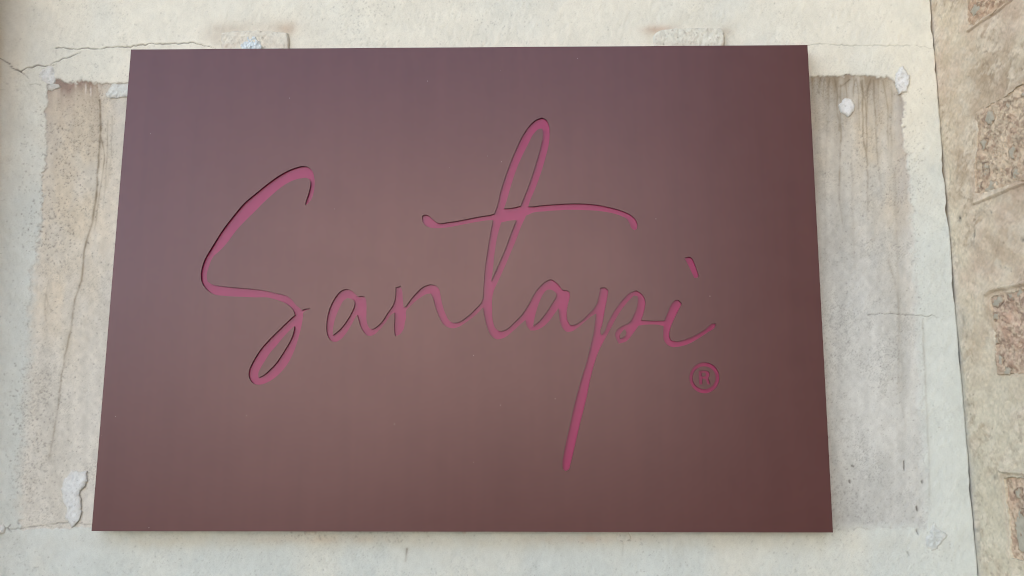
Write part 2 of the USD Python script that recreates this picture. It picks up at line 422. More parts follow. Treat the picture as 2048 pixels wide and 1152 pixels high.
def wall_fields(x, z):
    """Relief (metres towards the viewer) and colour of the plaster at wall points (x, z)."""
    u, v = measured(np.stack([x, np.zeros_like(x), z], -1))
    H = np.zeros(len(x), np.float32)
    # trowelled plaster: broad hollows, fine drag marks, grain
    big = fbm2(u * .006, v * .006, 3, 1)
    mid = fbm2(u * .03, v * .03, 3, 2)
    fine = fbm2(u * .16, v * .10, 3, 4)
    H += (big - .5) * .006 + (mid - .5) * .0022 + (fine - .5) * .0011
    # cream limewash above, greyer lime below and at the left
    t = np.clip(sstep(130, 700, v) * .85 + sstep(130, 30, u) * .45 + sstep(1650, 1830, u) * sstep(120, 480, v) * .5 + (fbm2(u * .011, v * .007, 4, 6) - .5) * 1.0, 0, 1)[:, None]
    C = CREAM * (1 - t) + GREYW * t
    C = C * (1 + (mid - .5) * .10 + (fine - .5) * .10)[:, None]
    patch = sstep(.55, .68, fbm2(u * .016, v * .02, 4, 15))[:, None]
    C = C * (1 - patch * .035) + patch * .035 * GREYW
    # the mark of a larger, older plaque: unpainted, weathered plaster set slightly back
    wob = 11 * (fbm2(u * .05, v * .05, 4, 21) - .5) + 5 * (fbm2(u * .22, v * .22, 2, 22) - .5)
    pts = shapely.points(u + wob * 1.3, v + wob)
    ins = np.full(len(u), -30, np.float32)
    for g, box4 in ((GHOST_L, (0, 430)), (GHOST_R, (1550, 1900))):
        pol = Polygon(g)
        k = np.nonzero((u > box4[0]) & (u < box4[1]) & (v > 130) & (v < 1090))[0]
        if len(k):
            sd = shapely.distance(pol.exterior, pts[k]) * np.where(shapely.contains_xy(pol, u[k] + wob[k] * 1.3, v[k] + wob[k]), 1, -1)
            ins[k] = np.maximum(ins[k], sd)
    mid_box = (u > 400) & (u < 1600) & (v > 160) & (v < 1056)
    ins[mid_box] = 30
    soft = np.where(u < 900, 1 + 9 * sstep(330, 720, v) * (v < 1040), 1 + 6 * sstep(230, 620, v))
    inside = sstep(-1.0 * soft, 2.2 * soft, ins)
    H -= inside * .0022
    left = (u < 900)
    streak = fbm2(u * .06, v * .004, 3, 24)
    blot = fbm2(u * .012, v * .008, 4, 25)
    warm_l = np.clip(1.15 - np.abs(u - 155 + (v - 300) * .06) / 115, 0, 1) * (1 - .85 * sstep(420, 860, v))
    warm_r = (1 - sstep(230, 620, v)) * (.45 + .55 * g2(u, v, 1745, 260, 75, 260)) + .22 * g2(u, v, 1795, 560, 40, 260)
    mott = np.clip(fbm2(u * .028, v * .014, 4, 26) * 2.4 - .75, 0, 1)
    warm = np.where(left, warm_l, warm_r) * (.30 + .55 * blot + .65 * mott)
    base_in = np.where(left[:, None], srgb(214, 211, 200), srgb(204, 205, 199))
    S = base_in * (1 - np.clip(warm, 0, 1)[:, None] * .95) + TAN * np.clip(warm, 0, 1)[:, None] * .95
    S = S * (1 + (streak - .5) * .16 + (blot - .5) * .14 + (fbm2(u * .12, v * .09, 3, 29) - .5) * .22)[:, None]
    dirty = np.where(left, 0, sstep(.48, .7, fbm2(u * .02, v * .006, 4, 27)) * .08 + .05 * sstep(780, 1050, v) * (.5 + streak))
    S = S * (1 - dirty[:, None])
    # soot and rust caught under the old top edge, running down
    top_e = np.where(left, 163, 152)
    run = np.clip(fbm2(u * .11, v * .006, 3, 28) * 2.2 - .45, 0, 1.4)
    d_top = v - top_e
    soot = np.where(left, np.exp(-d_top / 17) * (u < 205) * .95 + .30 * np.exp(-d_top / 60) * (u < 150) + .26 * np.exp(-d_top / 30) * (u >= 205),
                    np.exp(-d_top / 14) * .5 + np.exp(-d_top / 95) * .56)
    soot = np.clip(soot * (.35 + run), 0, .92) * (d_top > -6)
    soot = soot * sstep(3000, 2000, u)
    S = S * (1 - soot[:, None]) + np.where(left[:, None], srgb(150, 130, 118), srgb(156, 142, 120)) * soot[:, None]
    # grey band at the outer right of the mark, and the curved edge of the left rust stain
    gb = np.exp(-((u - 1806 - (v - 230) * .012) / 17) ** 2) * sstep(170, 210, v) * (1 - sstep(330, 560, v)) * .45
    S = S * (1 - gb[:, None]) + srgb(176, 170, 164) * gb[:, None]
    idx, d, s = line_distance(u, v, [(183, 166), (191, 172), (196, 184), (199, 205), (200, 260), (198, 330)], 40)
    if len(idx):
        a = np.where(u[idx] < 196, np.exp(-d / 16), np.exp(-d / 2.2)) * (1 - s) * .62
        S[idx] = S[idx] * (1 - a[:, None]) + srgb(158, 136, 114) * a[:, None]
    for (uu, vv, w, h, st) in ((171, 177, 1.5, 11, .7), (181, 182, 1.6, 10, .7), (151, 170, 2.2, 6, .35), (184, 214, 30, 1, 0)):   # pale runs
        a = np.exp(-((u - uu) / w) ** 4 - ((v - vv) / h) ** 4) * st
        S = S * (1 - a[:, None]) + srgb(224, 216, 204) * a[:, None]
    stip = .55 * np.clip(fbm2(u * .46, v * .42, 2, 31) * 3.4 - 1.75, 0, 1) * (.12 + .9 * clump(u, v, 32, .022)) * (.35 + .65 * clump(u, v, 34, .011))
    S = S * (1 - .42 * stip[:, None])
    H -= stip * inside * .0008
    C = C * (1 - inside[:, None]) + S * inside[:, None]
    grit = np.clip(fbm2(u * .42, v * .38, 2, 36) * 3.4 - 1.95, 0, 1) * clump(u, v, 38, .012) * (1 - inside)
    C = C * (1 - .09 * grit[:, None])
    H -= grit * .0004
    # ragged lip round the mark
    vertical_edge = np.exp(-np.abs(ins) / 1.6) * (v > 140) * (ins < 29)
    lip = vertical_edge * (.25 + 1.2 * np.clip(fbm2(u * .12, v * .12, 3, 30) * 2 - .6, 0, 1))
    wt = np.where(np.abs(v - top_e) < 14, .60, np.where((v > 1035) & ~left, .26, np.where(u < 120, .34 * (1 - sstep(430, 760, v)) + .10, .16)))
    lip = np.clip(lip * wt, 0, .85)
    C = C * (1 - lip[:, None]) + BROWN * lip[:, None]
    H -= lip * .0016
    # dirt round the plastered anchors above the sign
    for (cu, cv, su, sv, st, col) in ((512, 62, 80, 22, .34, (176, 158, 136)), (430, 74, 22, 20, .36, (186, 170, 152)), (572, 58, 26, 14, .4, (186, 160, 134)),
                                      (455, 58, 26, 9, .3, (160, 140, 118)), (1318, 60, 30, 9, .62, (184, 150, 126)), (1300, 68, 18, 14, .25, (180, 168, 146)),
                                      (1400, 52, 70, 20, .18, (186, 176, 152)), (1452, 62, 12, 9, .4, (176, 160, 136)), (1310, 84, 24, 8, .15, (176, 166, 146)),
                                      (330, 1082, 130, 14, .16, (196, 176, 140)), (640, 1078, 160, 10, .22, (204, 172, 140)), (1180, 1078, 120, 9, .22, (210, 176, 150)),
                                      (1000, 1085, 700, 16, .15, (200, 180, 140)), (1880, 560, 60, 300, .0, (0, 0, 0))):
        a = g2(u, v, cu, cv, su, sv) * st * (.45 + 1.1 * fbm2(u * .045, v * .045, 3, 33))
        C = C * (1 - a[:, None]) + srgb(*col) * a[:, None]
    # stone dust and tan wash from the left jamb drawn over the corner
    a = np.clip(sstep(22, 2, u + .045 * v) * .75 + .25 * sstep(70, 10, u + .12 * v), 0, 1)[:, None]
    C = C * (1 - a) + srgb(196, 168, 140) * a
    # rain streaks
    for k, (pts_, w, st) in enumerate(DRIPS):
        P = jag(pts_, .7, 16, 50 + k)
        idx, d, s = line_distance(u, v, P, 14)
        if len(idx):
            vary = .5 + 1.0 * fbm2(u[idx] * .09, v[idx] * .09, 2, 35)
            a = np.clip((np.exp(-(d / w) ** 2) + .22 * np.exp(-(d / (w * 3.5)) ** 2)) * min(st * 1.25, .7) * vary * (1 - .55 * s), 0, .9)
            C[idx] = C[idx] * (1 - a[:, None]) + srgb(128, 114, 92) * a[:, None]
    # cracks
    for k, (pts_, w, st) in enumerate(CRACKS):
        P = jag(pts_, 1.0, 5, 90 + k)
        idx, d, s = line_distance(u, v, P, 10)
        if len(idx):
            ww = w * (.35 + .75 * noise2(u[idx] * .08, v[idx] * .08, 37)) * (1 - .55 * np.clip((s - .7) / .3, 0, 1))
            a = np.clip(np.exp(-(d / ww) ** 2) * st, 0, .95)
            C[idx] = C[idx] * (1 - a[:, None]) + srgb(84, 76, 68) * a[:, None]
            H[idx] -= a * .0026
            H[idx] += .0006 * np.exp(-((d - 3.2) / 1.8) ** 2) * st
    # mould and chipped grain
    if len(u):
        tree = cKDTree(np.stack([u, v], 1))
        near = tree.query_ball_point(SPECKS[:, :2], SPECKS[:, 2] * 2.6 + 1.0)
        flat_i = np.concatenate([np.asarray(q, np.int64) for q in near]) if len(near) else np.zeros(0, int)
        who = np.repeat(np.arange(len(SPECKS)), [len(q) for q in near])
        if len(flat_i):
            sp = SPECKS[who]
            du, dv = u[flat_i] - sp[:, 0], v[flat_i] - sp[:, 1]
            c, s_ = np.cos(sp[:, 4]), np.sin(sp[:, 4])
            e = ((du * c + dv * s_) / (sp[:, 2] * sp[:, 5])) ** 2 + ((-du * s_ + dv * c) / (sp[:, 2] * .85)) ** 2
            a = np.exp(-e) * sp[:, 3]
            amt = np.zeros(len(u))
            np.maximum.at(amt, flat_i, a)
            C = C * (1 - amt[:, None]) + srgb(104, 98, 90) * amt[:, None]
            H -= amt * .0012
    return H, np.clip(C, .01, .93)


def edge_gap(z):
    """Width of the open joint between the plaster's right edge and the stone jamb."""
    n = fbm2(z * 14, z * 0 + 3.3, 3, 41)
    m = noise2(z * 60, z * 0 + 9.1, 44)
    return .0001 + .0058 * np.clip(n * 3.2 - 1.25, 0, 1) * (.3 + m)


FIL = .04


def wall_points(x, z, H):
    y = -H.astype(float)
    f = np.clip((X0 + FIL - x) / FIL, 0, 1)
    y = y - FIL * (1 - np.sqrt(np.maximum(1 - f ** 2, 0)))
    r = np.clip((x - (XJ - .006)) / .006, 0, 1)
    y = y + .004 * r ** 2.2
    return np.stack([x, y, z], 1)


def wall_patch(xs, zs, to_edge=False, full=True):
    X, Z = np.meshgrid(xs, zs)
    if to_edge:
        e = XJ - edge_gap(Z) - .0020 * fbm2(Z * 120, Z * 0, 3, 43) ** 2
        w = np.clip((X - (XJ - .02)) / .02, 0, 1)
        X = X + w * (e - XJ)
    x, z = X.ravel(), Z.ravel()
    if full:
        H, C = wall_fields(x, z)
        k = sstep(0, .02, np.minimum(z - ZLO, ZHI - z))
        H = H * k
    else:
        u, v = measured(np.stack([x, np.zeros_like(x), z], -1))
        H = np.zeros(len(x))
        t = np.clip(sstep(150, 900, v) * .75 + (fbm2(x * 3, z * 3, 4, 6) - .5) * 1.5, 0, 1)[:, None]
        C = (CREAM * (1 - t) + GREYW * t) * (1 + (fbm2(x * 12, z * 12, 4, 2) - .5) * .12)[:, None]
    return wall_points(x, z, H), grid_faces(len(zs), len(xs)), C


def span(a, b, step):
    return np.linspace(a, b, max(2, int(round((b - a) / step)) + 1))


STEP = .0017
patches = [wall_patch(np.concatenate([X0 + FIL * (1 - np.cos(np.linspace(0, math.pi / 2, 14)[:-1])), span(X0 + FIL, HX0, STEP)]), span(ZLO, ZHI, STEP)),
           wall_patch(span(HX1, XJ, STEP), span(ZLO, ZHI, STEP), to_edge=True),
           wall_patch(span(HX0, HX1, STEP), span(HZ1, ZHI, STEP)),
           wall_patch(span(HX0, HX1, STEP), span(ZLO, HZ0, STEP)),
           wall_patch(span(HX0, HX1, .02), span(HZ0, HZ1, .02)),
           wall_patch(np.concatenate([X0 + FIL * (1 - np.cos(np.linspace(0, math.pi / 2, 14)[:-1])), span(X0 + FIL, XJ, .03)]), span(0, ZLO, .03), full=False),
           wall_patch(np.concatenate([X0 + FIL * (1 - np.cos(np.linspace(0, math.pi / 2, 14)[:-1])), span(X0 + FIL, XJ, .03)]), span(ZHI, 9.0, .06), full=False)]
# the return of the plaster's broken right edge into the joint
zs = span(ZLO, ZHI, STEP)
ex = XJ - edge_gap(zs) - .0020 * fbm2(zs * 120, zs * 0, 3, 43) ** 2
eh = np.stack([ex, np.full(len(zs), .0035), zs], 1)
eb = np.stack([ex, np.full(len(zs), .03), zs], 1)
nz = len(zs)
k = np.arange(nz - 1)
patches.append((np.vstack([eh, eb]), np.vstack([np.stack([k, k + nz, k + nz + 1], 1), np.stack([k, k + nz + 1, k + 1], 1)]), np.tile(srgb(176, 168, 152), (2 * nz, 1))))
V, F, C, n = [], [], [], 0
for v_, f_, c_ in patches:
    V.append(v_); F.append(f_ + n); C.append(c_); n += len(v_)
wall = thing('plaster_wall', 'cream plastered wall with cracks and stains behind the maroon sign', 'wall')
put('plaster_face', (np.vstack(V), np.vstack(F)), M_PLASTER, wall, smooth=True, color=np.vstack(C))
put('wall_core', box(X0 - .3, XJ + .3, .05, .5, 0, 9.0), M_FACADE, wall)


# lumps of white filler and the plastered-over anchors: parts of the wall
def wall_lump(name, px, thick, spacing, col, seed, rough=.5, label=None, edge=.004, cut=None, ragged=.0026, under=srgb(206, 203, 192)):
    """Filler smeared on the wall: a ragged outline whose edge thins out, ridged by the trowel."""
    P = on_y(spline(px, step=2.0, corner=65), 0.0)
    r = np.random.default_rng(seed)
    t = np.arange(len(P))
    off = np.stack([fbm2(P[:, 0] * 75 + seed, P[:, 1] * 75, 4, 200 + seed), fbm2(P[:, 0] * 75, P[:, 1] * 75 + seed, 4, 230 + seed)], 1) - .5
    P = P + off * ragged * 5 + r.normal(0, ragged * .16, P.shape)
    poly = Polygon(P).buffer(0)
    if poly.geom_type == 'MultiPolygon':
        poly = max(poly.geoms, key=lambda g: g.area)

    def height(p, d):
        n1 = fbm2(p[:, 0] * 85, p[:, 1] * 60, 3, 60 + seed)
        n2 = np.abs(fbm2(p[:, 0] * 150, p[:, 1] * 110, 3, 70 + seed) - .5) * 2
        n3 = fbm2(p[:, 0] * 420, p[:, 1] * 420, 2, 75 + seed) - .5
        up = sstep(0, edge * (.5 + 1.2 * n1), d)
        t_ = thick * .62
        return t_ * up * (1 + rough * (1.9 * (n1 - .5) - 1.2 * n2)) + thick * rough * .30 * n3 * up + .0001 + .0003 * sstep(0, .002, d)

    v_, f_, p_ = plate(poly, spacing, height, lambda p, h: np.stack([p[:, 0], -h, p[:, 1]], 1), back=.004, seed=seed)
    nn = fbm2(p_[:, 0] * 140, p_[:, 1] * 140, 3, 80 + seed)
    c_ = np.asarray(col) * (1 + (nn - .5) * .22)[:, None]
    dd = shapely.distance(poly.exterior, shapely.points(p_))
    thin = (np.exp(-dd / .0048) * (.45 + 1.3 * fbm2(p_[:, 0] * 120, p_[:, 1] * 120, 2, 85 + seed)))[:, None]
    c_ = c_ * (1 - .6 * np.clip(thin, 0, 1)) + np.asarray(under) * .6 * np.clip(thin, 0, 1)
    pit = np.clip(fbm2(p_[:, 0] * 230, p_[:, 1] * 230, 2, 88 + seed) * 4 - 3.1, 0, .35)[:, None] * min(1, rough * 1.1)
    c_ = c_ * (1 - pit) + srgb(120, 112, 104) * pit
    if cut is not None:
        c_ = cut(p_, c_)
    put(name, (v_, f_), M_PLASTER, wall, smooth=True, color=np.clip(c_, .01, .9), label=label)


WHITE = srgb(222, 225, 222)


def anchor_colour(p, c):
    u, v = measured(np.stack([p[:, 0], np.zeros(len(p)), p[:, 1]], 1))
    w = fbm2(u * .05, v * .05, 3, 47) - .5
    dirt = np.clip(.22 * np.exp(-np.abs(v - 92) / 5) + w * .6, 0, .4)[:, None]
    c = c * (1 - dirt) + srgb(186, 168, 148) * dirt
    d = np.clip(fbm2(u * .22, v * .22, 2, 49) * 3 - 2.25, 0, .5)[:, None]
    return c * (1 - d) + srgb(150, 138, 122) * d


wall_lump('plaster_block', [(444, 66), (470, 63), (510, 62), (550, 64), (577, 67), (580, 76), (579, 98), (578, 112), (445, 112), (443, 90)], .011, .0019, srgb(221, 217, 202), 1, .22, edge=.0030, cut=anchor_colour, ragged=.0007)
wall_lump('plaster_block', [(1308, 70), (1340, 58), (1380, 57), (1420, 57), (1444, 60), (1448, 70), (1447, 105), (1310, 105), (1306, 90)], .011, .0019, srgb(220, 219, 205), 2, .22, edge=.0030, cut=anchor_colour, ragged=.0007)
# broken white plug in the left anchor
wall_lump('filler_plug', [(482, 97), (486, 85), (491, 77), (500, 73), (506, 76), (514, 73), (518, 80), (524, 90), (528, 100), (510, 112), (484, 110)], .0155, .0016, srgb(214, 226, 230), 3, .55, edge=.003, label='broken bluish white filler')
wall_lump('filler_patch', [(78, 154), (84, 140), (96, 132), (110, 136), (114, 150), (112, 162), (100, 170), (86, 164)], .005, .0018, WHITE, 4, .95)
wall_lump('filler_patch', [(98, 170), (106, 166), (116, 168), (122, 172), (112, 178), (104, 183), (98, 180)], .0028, .0018, srgb(203, 203, 196), 5, .9)
wall_lump('filler_patch', [(213, 188), (222, 176), (228, 168), (245, 166), (300, 166), (300, 198), (244, 194), (228, 198), (217, 197)], .004, .0018, srgb(212, 215, 209), 6, .9)
wall_lump('filler_patch', [(122, 985), (130, 965), (142, 944), (158, 940), (173, 943), (174, 955), (166, 974), (160, 990), (162, 1012), (164, 1028), (156, 1042), (142, 1052), (134, 1040), (131, 1012), (122, 1000)], .0036, .0018, srgb(220, 223, 220), 7, .75)
wall_lump('filler_patch', [(1792, 160), (1793, 146), (1802, 133), (1810, 131), (1815, 142), (1816, 164), (1815, 184), (1806, 186), (1798, 190), (1794, 178)], .0052, .0017, srgb(228, 230, 228), 8, .7)
wall_lump('filler_patch', [(1681, 205), (1684, 199), (1693, 196), (1701, 200), (1706, 210), (1704, 226), (1698, 234), (1688, 232), (1682, 222)], .0042, .0017, srgb(226, 228, 226), 9, .5)
wall_lump('filler_patch', [(1851, 1075), (1860, 1058), (1868, 1046), (1874, 1052), (1884, 1062), (1892, 1068), (1888, 1082), (1876, 1098), (1862, 1104), (1852, 1092)], .0048, .0018, srgb(203, 210, 208), 10, .7)
wall_lump('filler_patch', [(-4, 1052), (6, 1047), (11, 1056), (8, 1066), (-4, 1070)], .0046, .0018, WHITE, 11, .6)
wall_lump('filler_patch', [(604, 1060), (634, 1062), (633, 1076), (616, 1074), (606, 1068)], .0032, .0018, srgb(216, 212, 200), 12, .9)
wall_lump('filler_patch', [(916, 1058), (934, 1060), (932, 1070), (922, 1068)], .0032, .0018, srgb(216, 214, 206), 13, .9)
wall_lump('filler_patch', [(1236, 1060), (1260, 1060), (1258, 1082), (1246, 1088), (1236, 1078)], .003, .0018, srgb(214, 214, 204), 14, .9)

# ------------------------------------------------------------------ right jamb: rubble stones showing through smeared mortar
SPLAY = math.atan((1048 - 915) / FOC)
JD = np.array([math.sin(SPLAY), -math.cos(SPLAY), 0])      # along the jamb, towards the viewer
JN = np.array([-math.cos(SPLAY), -math.sin(SPLAY), 0])     # out of its face
JP = np.array([XJ, 0.0, 0.0])
JDEPTH = .46


def jamb_px(px):                                    # measurements -> (s along the jamb, z)
    P = on_plane(px, JP, JN)
    return np.stack([(P - JP) @ JD, P[:, 2]], 1)


def jamb_world(p, h):
    return JP + p[:, :1] * JD + np.asarray(h)[:, None] * JN + np.array([0, 0, 1.0]) * p[:, 1:2]


STONES = [
    [(1936, 56), (1933, 30), (1934, -10), (1940, -60), (2160, -220), (2160, -105), (2080, -48), (2020, 0), (1975, 32)],
    [(1950, 392), (1949, 330), (1952, 250), (1948, 226), (1966, 214), (2000, 196), (2048, 162), (2120, 118), (2120, 334), (2048, 360), (2000, 380)],
    [(1992, 748), (1988, 690), (1984, 640), (1980, 592), (2000, 586), (2048, 574), (2120, 555), (2120, 741), (2048, 748)],
    [(2024, 1118), (2018, 1060), (2012, 1000), (2006, 950), (2030, 951), (2120, 959), (2120, 1146), (2048, 1128)],
]
CHIPS = [
    [[(1939, 22), (1951, 8), (1965, 4), (1961, 17), (1955, 27), (1947, 35), (1941, 30)]],
    [[(1972, 226), (1979, 219), (1986, 224), (1987, 240), (1982, 249), (1973, 252), (1968, 243)], [(2008, 205), (2021, 204), (2021, 217), (2013, 222), (2006, 216)], [(2040, 187), (2052, 180), (2052, 200), (2042, 196)],
     [(1959, 279), (1966, 277), (1974, 279), (1972, 290), (1967, 300), (1962, 294)], [(2017, 300), (2026, 290), (2029, 305), (2026, 317), (2016, 313)],
     [(1966, 327), (1974, 325), (1978, 332), (1977, 350), (1969, 352), (1966, 342)], [(2024, 340), (2031, 333), (2039, 344), (2036, 358), (2026, 357)], [(1970, 380), (1976, 366), (1990, 361), (1996, 366), (1993, 378), (1978, 388)],
     [(1958, 368), (1963, 364), (1963, 380), (1958, 384)]],
    [[(1981, 596), (1989, 592), (2003, 593), (2003, 608), (1994, 613), (1982, 611)], [(2015, 590), (2025, 584), (2029, 592), (2024, 600), (2017, 598)], [(2033, 584), (2042, 577), (2047, 583), (2043, 594), (2035, 594)],
     [(1985, 628), (1993, 626), (1997, 636), (1990, 642), (1985, 638)], [(1990, 672), (1996, 670), (1996, 686), (1991, 688)], [(1995, 708), (2005, 705), (2005, 722), (2000, 733), (1994, 726)], [(2009, 737), (2018, 733), (2024, 741), (2022, 748), (2010, 749)]],
    [[(2028, 980), (2042, 976), (2044, 994), (2034, 1000), (2029, 994)], [(2030, 1022), (2046, 1018), (2060, 1018), (2060, 1108), (2048, 1106), (2036, 1102), (2031, 1070)]],
]
STONE_COL = [srgb(192, 164, 138), srgb(209, 190, 164), srgb(200, 176, 154), srgb(202, 180, 156)]
stone_polys = []
for s_ in STONES:
    P = jamb_px(spline(s_, step=6, corner=40))
    P = P + np.random.default_rng(len(stone_polys)).normal(0, .0012, P.shape)
    stone_polys.append(Polygon(P).buffer(0))


def jamb_fields(s, z):
    p = np.stack([s, z], 1)
    u, v = measured(jamb_world(p, np.zeros(len(s))))
    H = (fbm2(s * 9, z * 9, 3, 101) - .5) * .012 + (fbm2(s * 40, z * 40, 4, 102) - .5) * .0065 + (fbm2(s * 220, z * 200, 2, 103) - .5) * .0012
    t = np.clip(fbm2(s * 16, z * 14, 5, 104) * 2.2 - .62, 0, 1)[:, None]
    C = srgb(224, 211, 186) * (1 - t) + srgb(196, 177, 152) * t
    pale = sstep(.52, .72, fbm2(s * 26 + 7, z * 24, 4, 105))[:, None]
    C = C * (1 - .5 * pale) + srgb(224, 214, 194) * .5 * pale
    rose = sstep(.5, .7, fbm2(s * 11 + 3, z * 12, 3, 106))[:, None] * .45 * sstep(900, 500, v)[:, None]
    C = C * (1 - rose) + srgb(212, 190, 168) * rose
    low = sstep(560, 860, v)[:, None] * .7                       # greyer lime smear low down
    C = C * (1 - low) + srgb(210, 203, 180) * low
    ash = (g2(u, v, 1990, 140, 60, 60) * .55 + g2(u, v, 2010, 250, 40, 20) * .0)[:, None] * (.4 + fbm2(u * .04, v * .04, 3, 107))[:, None]
    C = C * (1 - ash) + srgb(158, 138, 112) * ash
    slant = z - s * .35                                             # drag marks of the float
    busy = (.25 + .75 * sstep(.42, .66, fbm2(s * 11 + 2, z * 11, 3, 115)))[:, None]
    d1 = sstep(.46, .70, fbm2(s * 42, slant * 60, 5, 112))[:, None] * .40 * busy
    C = C * (1 - d1) + srgb(180, 160, 134) * d1
    d2 = sstep(.50, .70, fbm2(s * 50 + 5, slant * 80, 5, 113))[:, None] * .50 * busy
    C = C * (1 - d2) + srgb(232, 220, 198) * d2
    d3 = sstep(.60, .72, fbm2(s * 120 + 5, z * 120, 3, 114))[:, None] * .32 * busy
    C = C * (1 - d3) + srgb(142, 122, 100) * d3
    H = H + (d2[:, 0] - d1[:, 0]) * .0012
    C = C * (1 + (fbm2(s * 200, z * 200, 3, 108) - .5) * .26)[:, None]
    pts = shapely.points(s, z)
    for i, pol in enumerate(stone_polys):
        d = shapely.distance(pol, pts)
        deep = (d <= 0) & (shapely.distance(pol.exterior, pts) > .005)
        H = np.where(deep, -.016, H)
        H = H + .0010 * np.exp(-((d - .008) / .006) ** 2) * (d > 0)
        a = (np.exp(-d / .004) * .35 * (d > 0))[:, None]
        C = C * (1 - a) + srgb(190, 164, 138) * a
    ridges = [([(1936, 61), (1952, 49), (1980, 30), (2020, 0), (2060, -30)], 2.0, .0035, .6), ([(1948, 406), (1960, 402), (1990, 390), (2020, 377), (2050, 364), (2090, 346)], 2.4, .0035, .6),
              ([(1974, 588), (1982, 580), (2010, 574), (2050, 566), (2090, 556)], 3.5, .006, .4), ([(2003, 940), (2030, 944), (2060, 950)], 3.0, .004, .3)]
    for pts_, w, hh, dark in ridges:
        idx, d, sv = line_distance(u, v, jag(pts_, .7, 9, 140), 24)
        if len(idx):
            H[idx] += hh * np.exp(-(d / w) ** 2)
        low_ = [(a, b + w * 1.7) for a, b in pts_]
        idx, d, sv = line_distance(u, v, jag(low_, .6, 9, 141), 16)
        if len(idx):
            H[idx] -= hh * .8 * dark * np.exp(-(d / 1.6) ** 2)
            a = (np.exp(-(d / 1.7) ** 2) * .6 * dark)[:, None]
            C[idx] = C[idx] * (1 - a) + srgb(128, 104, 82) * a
    for (uu, vv, su, sv_, st) in ((1922, 438, 4, 6, .75), (1949, 468, 2.4, 10, .6), (1912, 356, 2.6, 6, .4), (1926, 646, 7, 28, .32), (1934, 672, 3, 7, .4), (2042, 480, 3, 4, .5), (1984, 425, 2, 2, .5),
                                (1950, 490, 12, 10, .2), (1898, 360, 2, 20, .2), (1930, 720, 3, 5, .4), (1940, 810, 4, 6, .35), (1958, 960, 3, 8, .35), (1952, 1060, 3, 4, .5), (1956, 1090, 5, 20, .3), (1990, 955, 5, 4, .4), (1976, 785, 4, 18, .25)):
        a = np.clip(np.exp(-((u - uu) / su) ** 2 - ((v - vv) / sv_) ** 2) * st * (.4 + 1.2 * fbm2(u * .3, v * .3, 2, 111)), 0, .85)[:, None]
        C = C * (1 - a) + srgb(96, 92, 84) * a
        H = H - a[:, 0] * .003
    r2 = np.random.default_rng(5)
    for _ in range(150):                                          # pits
        uu, vv, q = r2.uniform(1870, 2060), r2.uniform(-20, 1170), r2.uniform(.8, 2.2)
        k_ = np.nonzero((np.abs(u - uu) < 8) & (np.abs(v - vv) < 8))[0]
        a = np.exp(-((u[k_] - uu) / q) ** 2 - ((v[k_] - vv) / q / 1.3) ** 2) * r2.uniform(.2, .55)
        C[k_] = C[k_] * (1 - a[:, None]) + srgb(112, 98, 84) * a[:, None]
        H[k_] -= a * .003
    skim = np.exp(-s / .012) * sstep(380, 700, v) * .5            # plaster dragged over the corner
    C = C * (1 - skim[:, None]) + srgb(190, 190, 182) * skim[:, None]
    H = np.minimum(H, .012) * sstep(-.002, .012, s)
    return H, np.clip(C, .02, .9)


jamb = thing('stone_jamb', 'rough stone jamb of the recess at the right, mortar smeared over its blocks', 'jamb')
ss, zz = np.concatenate([span(-.04, 0, .01)[:-1], span(0, .33, .0014)]), span(ZLO, ZHI, .0020)
S_, Z_ = np.meshgrid(ss, zz)
s_, z_ = S_.ravel(), Z_.ravel()
H, C = jamb_fields(s_, z_)
H = H * sstep(0, .02, np.minimum(z_ - ZLO, ZHI - z_)) * sstep(.33, .31, s_)
Vj, Fj = jamb_world(np.stack([s_, z_], 1), H), grid_faces(len(zz), len(ss))
parts = [(Vj, Fj[:, ::-1], C)]
for (sa, sb, za, zb) in ((-.04, JDEPTH, 0, ZLO), (-.04, JDEPTH, ZHI, 9.0), (.33, JDEPTH, ZLO, ZHI)):
    a_, b_ = span(sa, sb, .02), span(za, zb, .03)
    A_, B_ = np.meshgrid(a_, b_)
    p_ = np.stack([A_.ravel(), B_.ravel()], 1)
    t = fbm2(p_[:, 0] * 16, p_[:, 1] * 14, 5, 104)[:, None]
    parts.append((jamb_world(p_, np.zeros(len(p_))), grid_faces(len(b_), len(a_))[:, ::-1], srgb(214, 198, 172) * (1 - t) + srgb(180, 160, 138) * t))
V, F, C, n = [], [], [], 0
for v_, f_, c_ in parts:
    V.append(v_); F.append(f_ + n); C.append(c_); n += len(v_)
put('mortar_face', (np.vstack(V), np.vstack(F)), M_STONE, jamb, smooth=True, color=np.vstack(C))
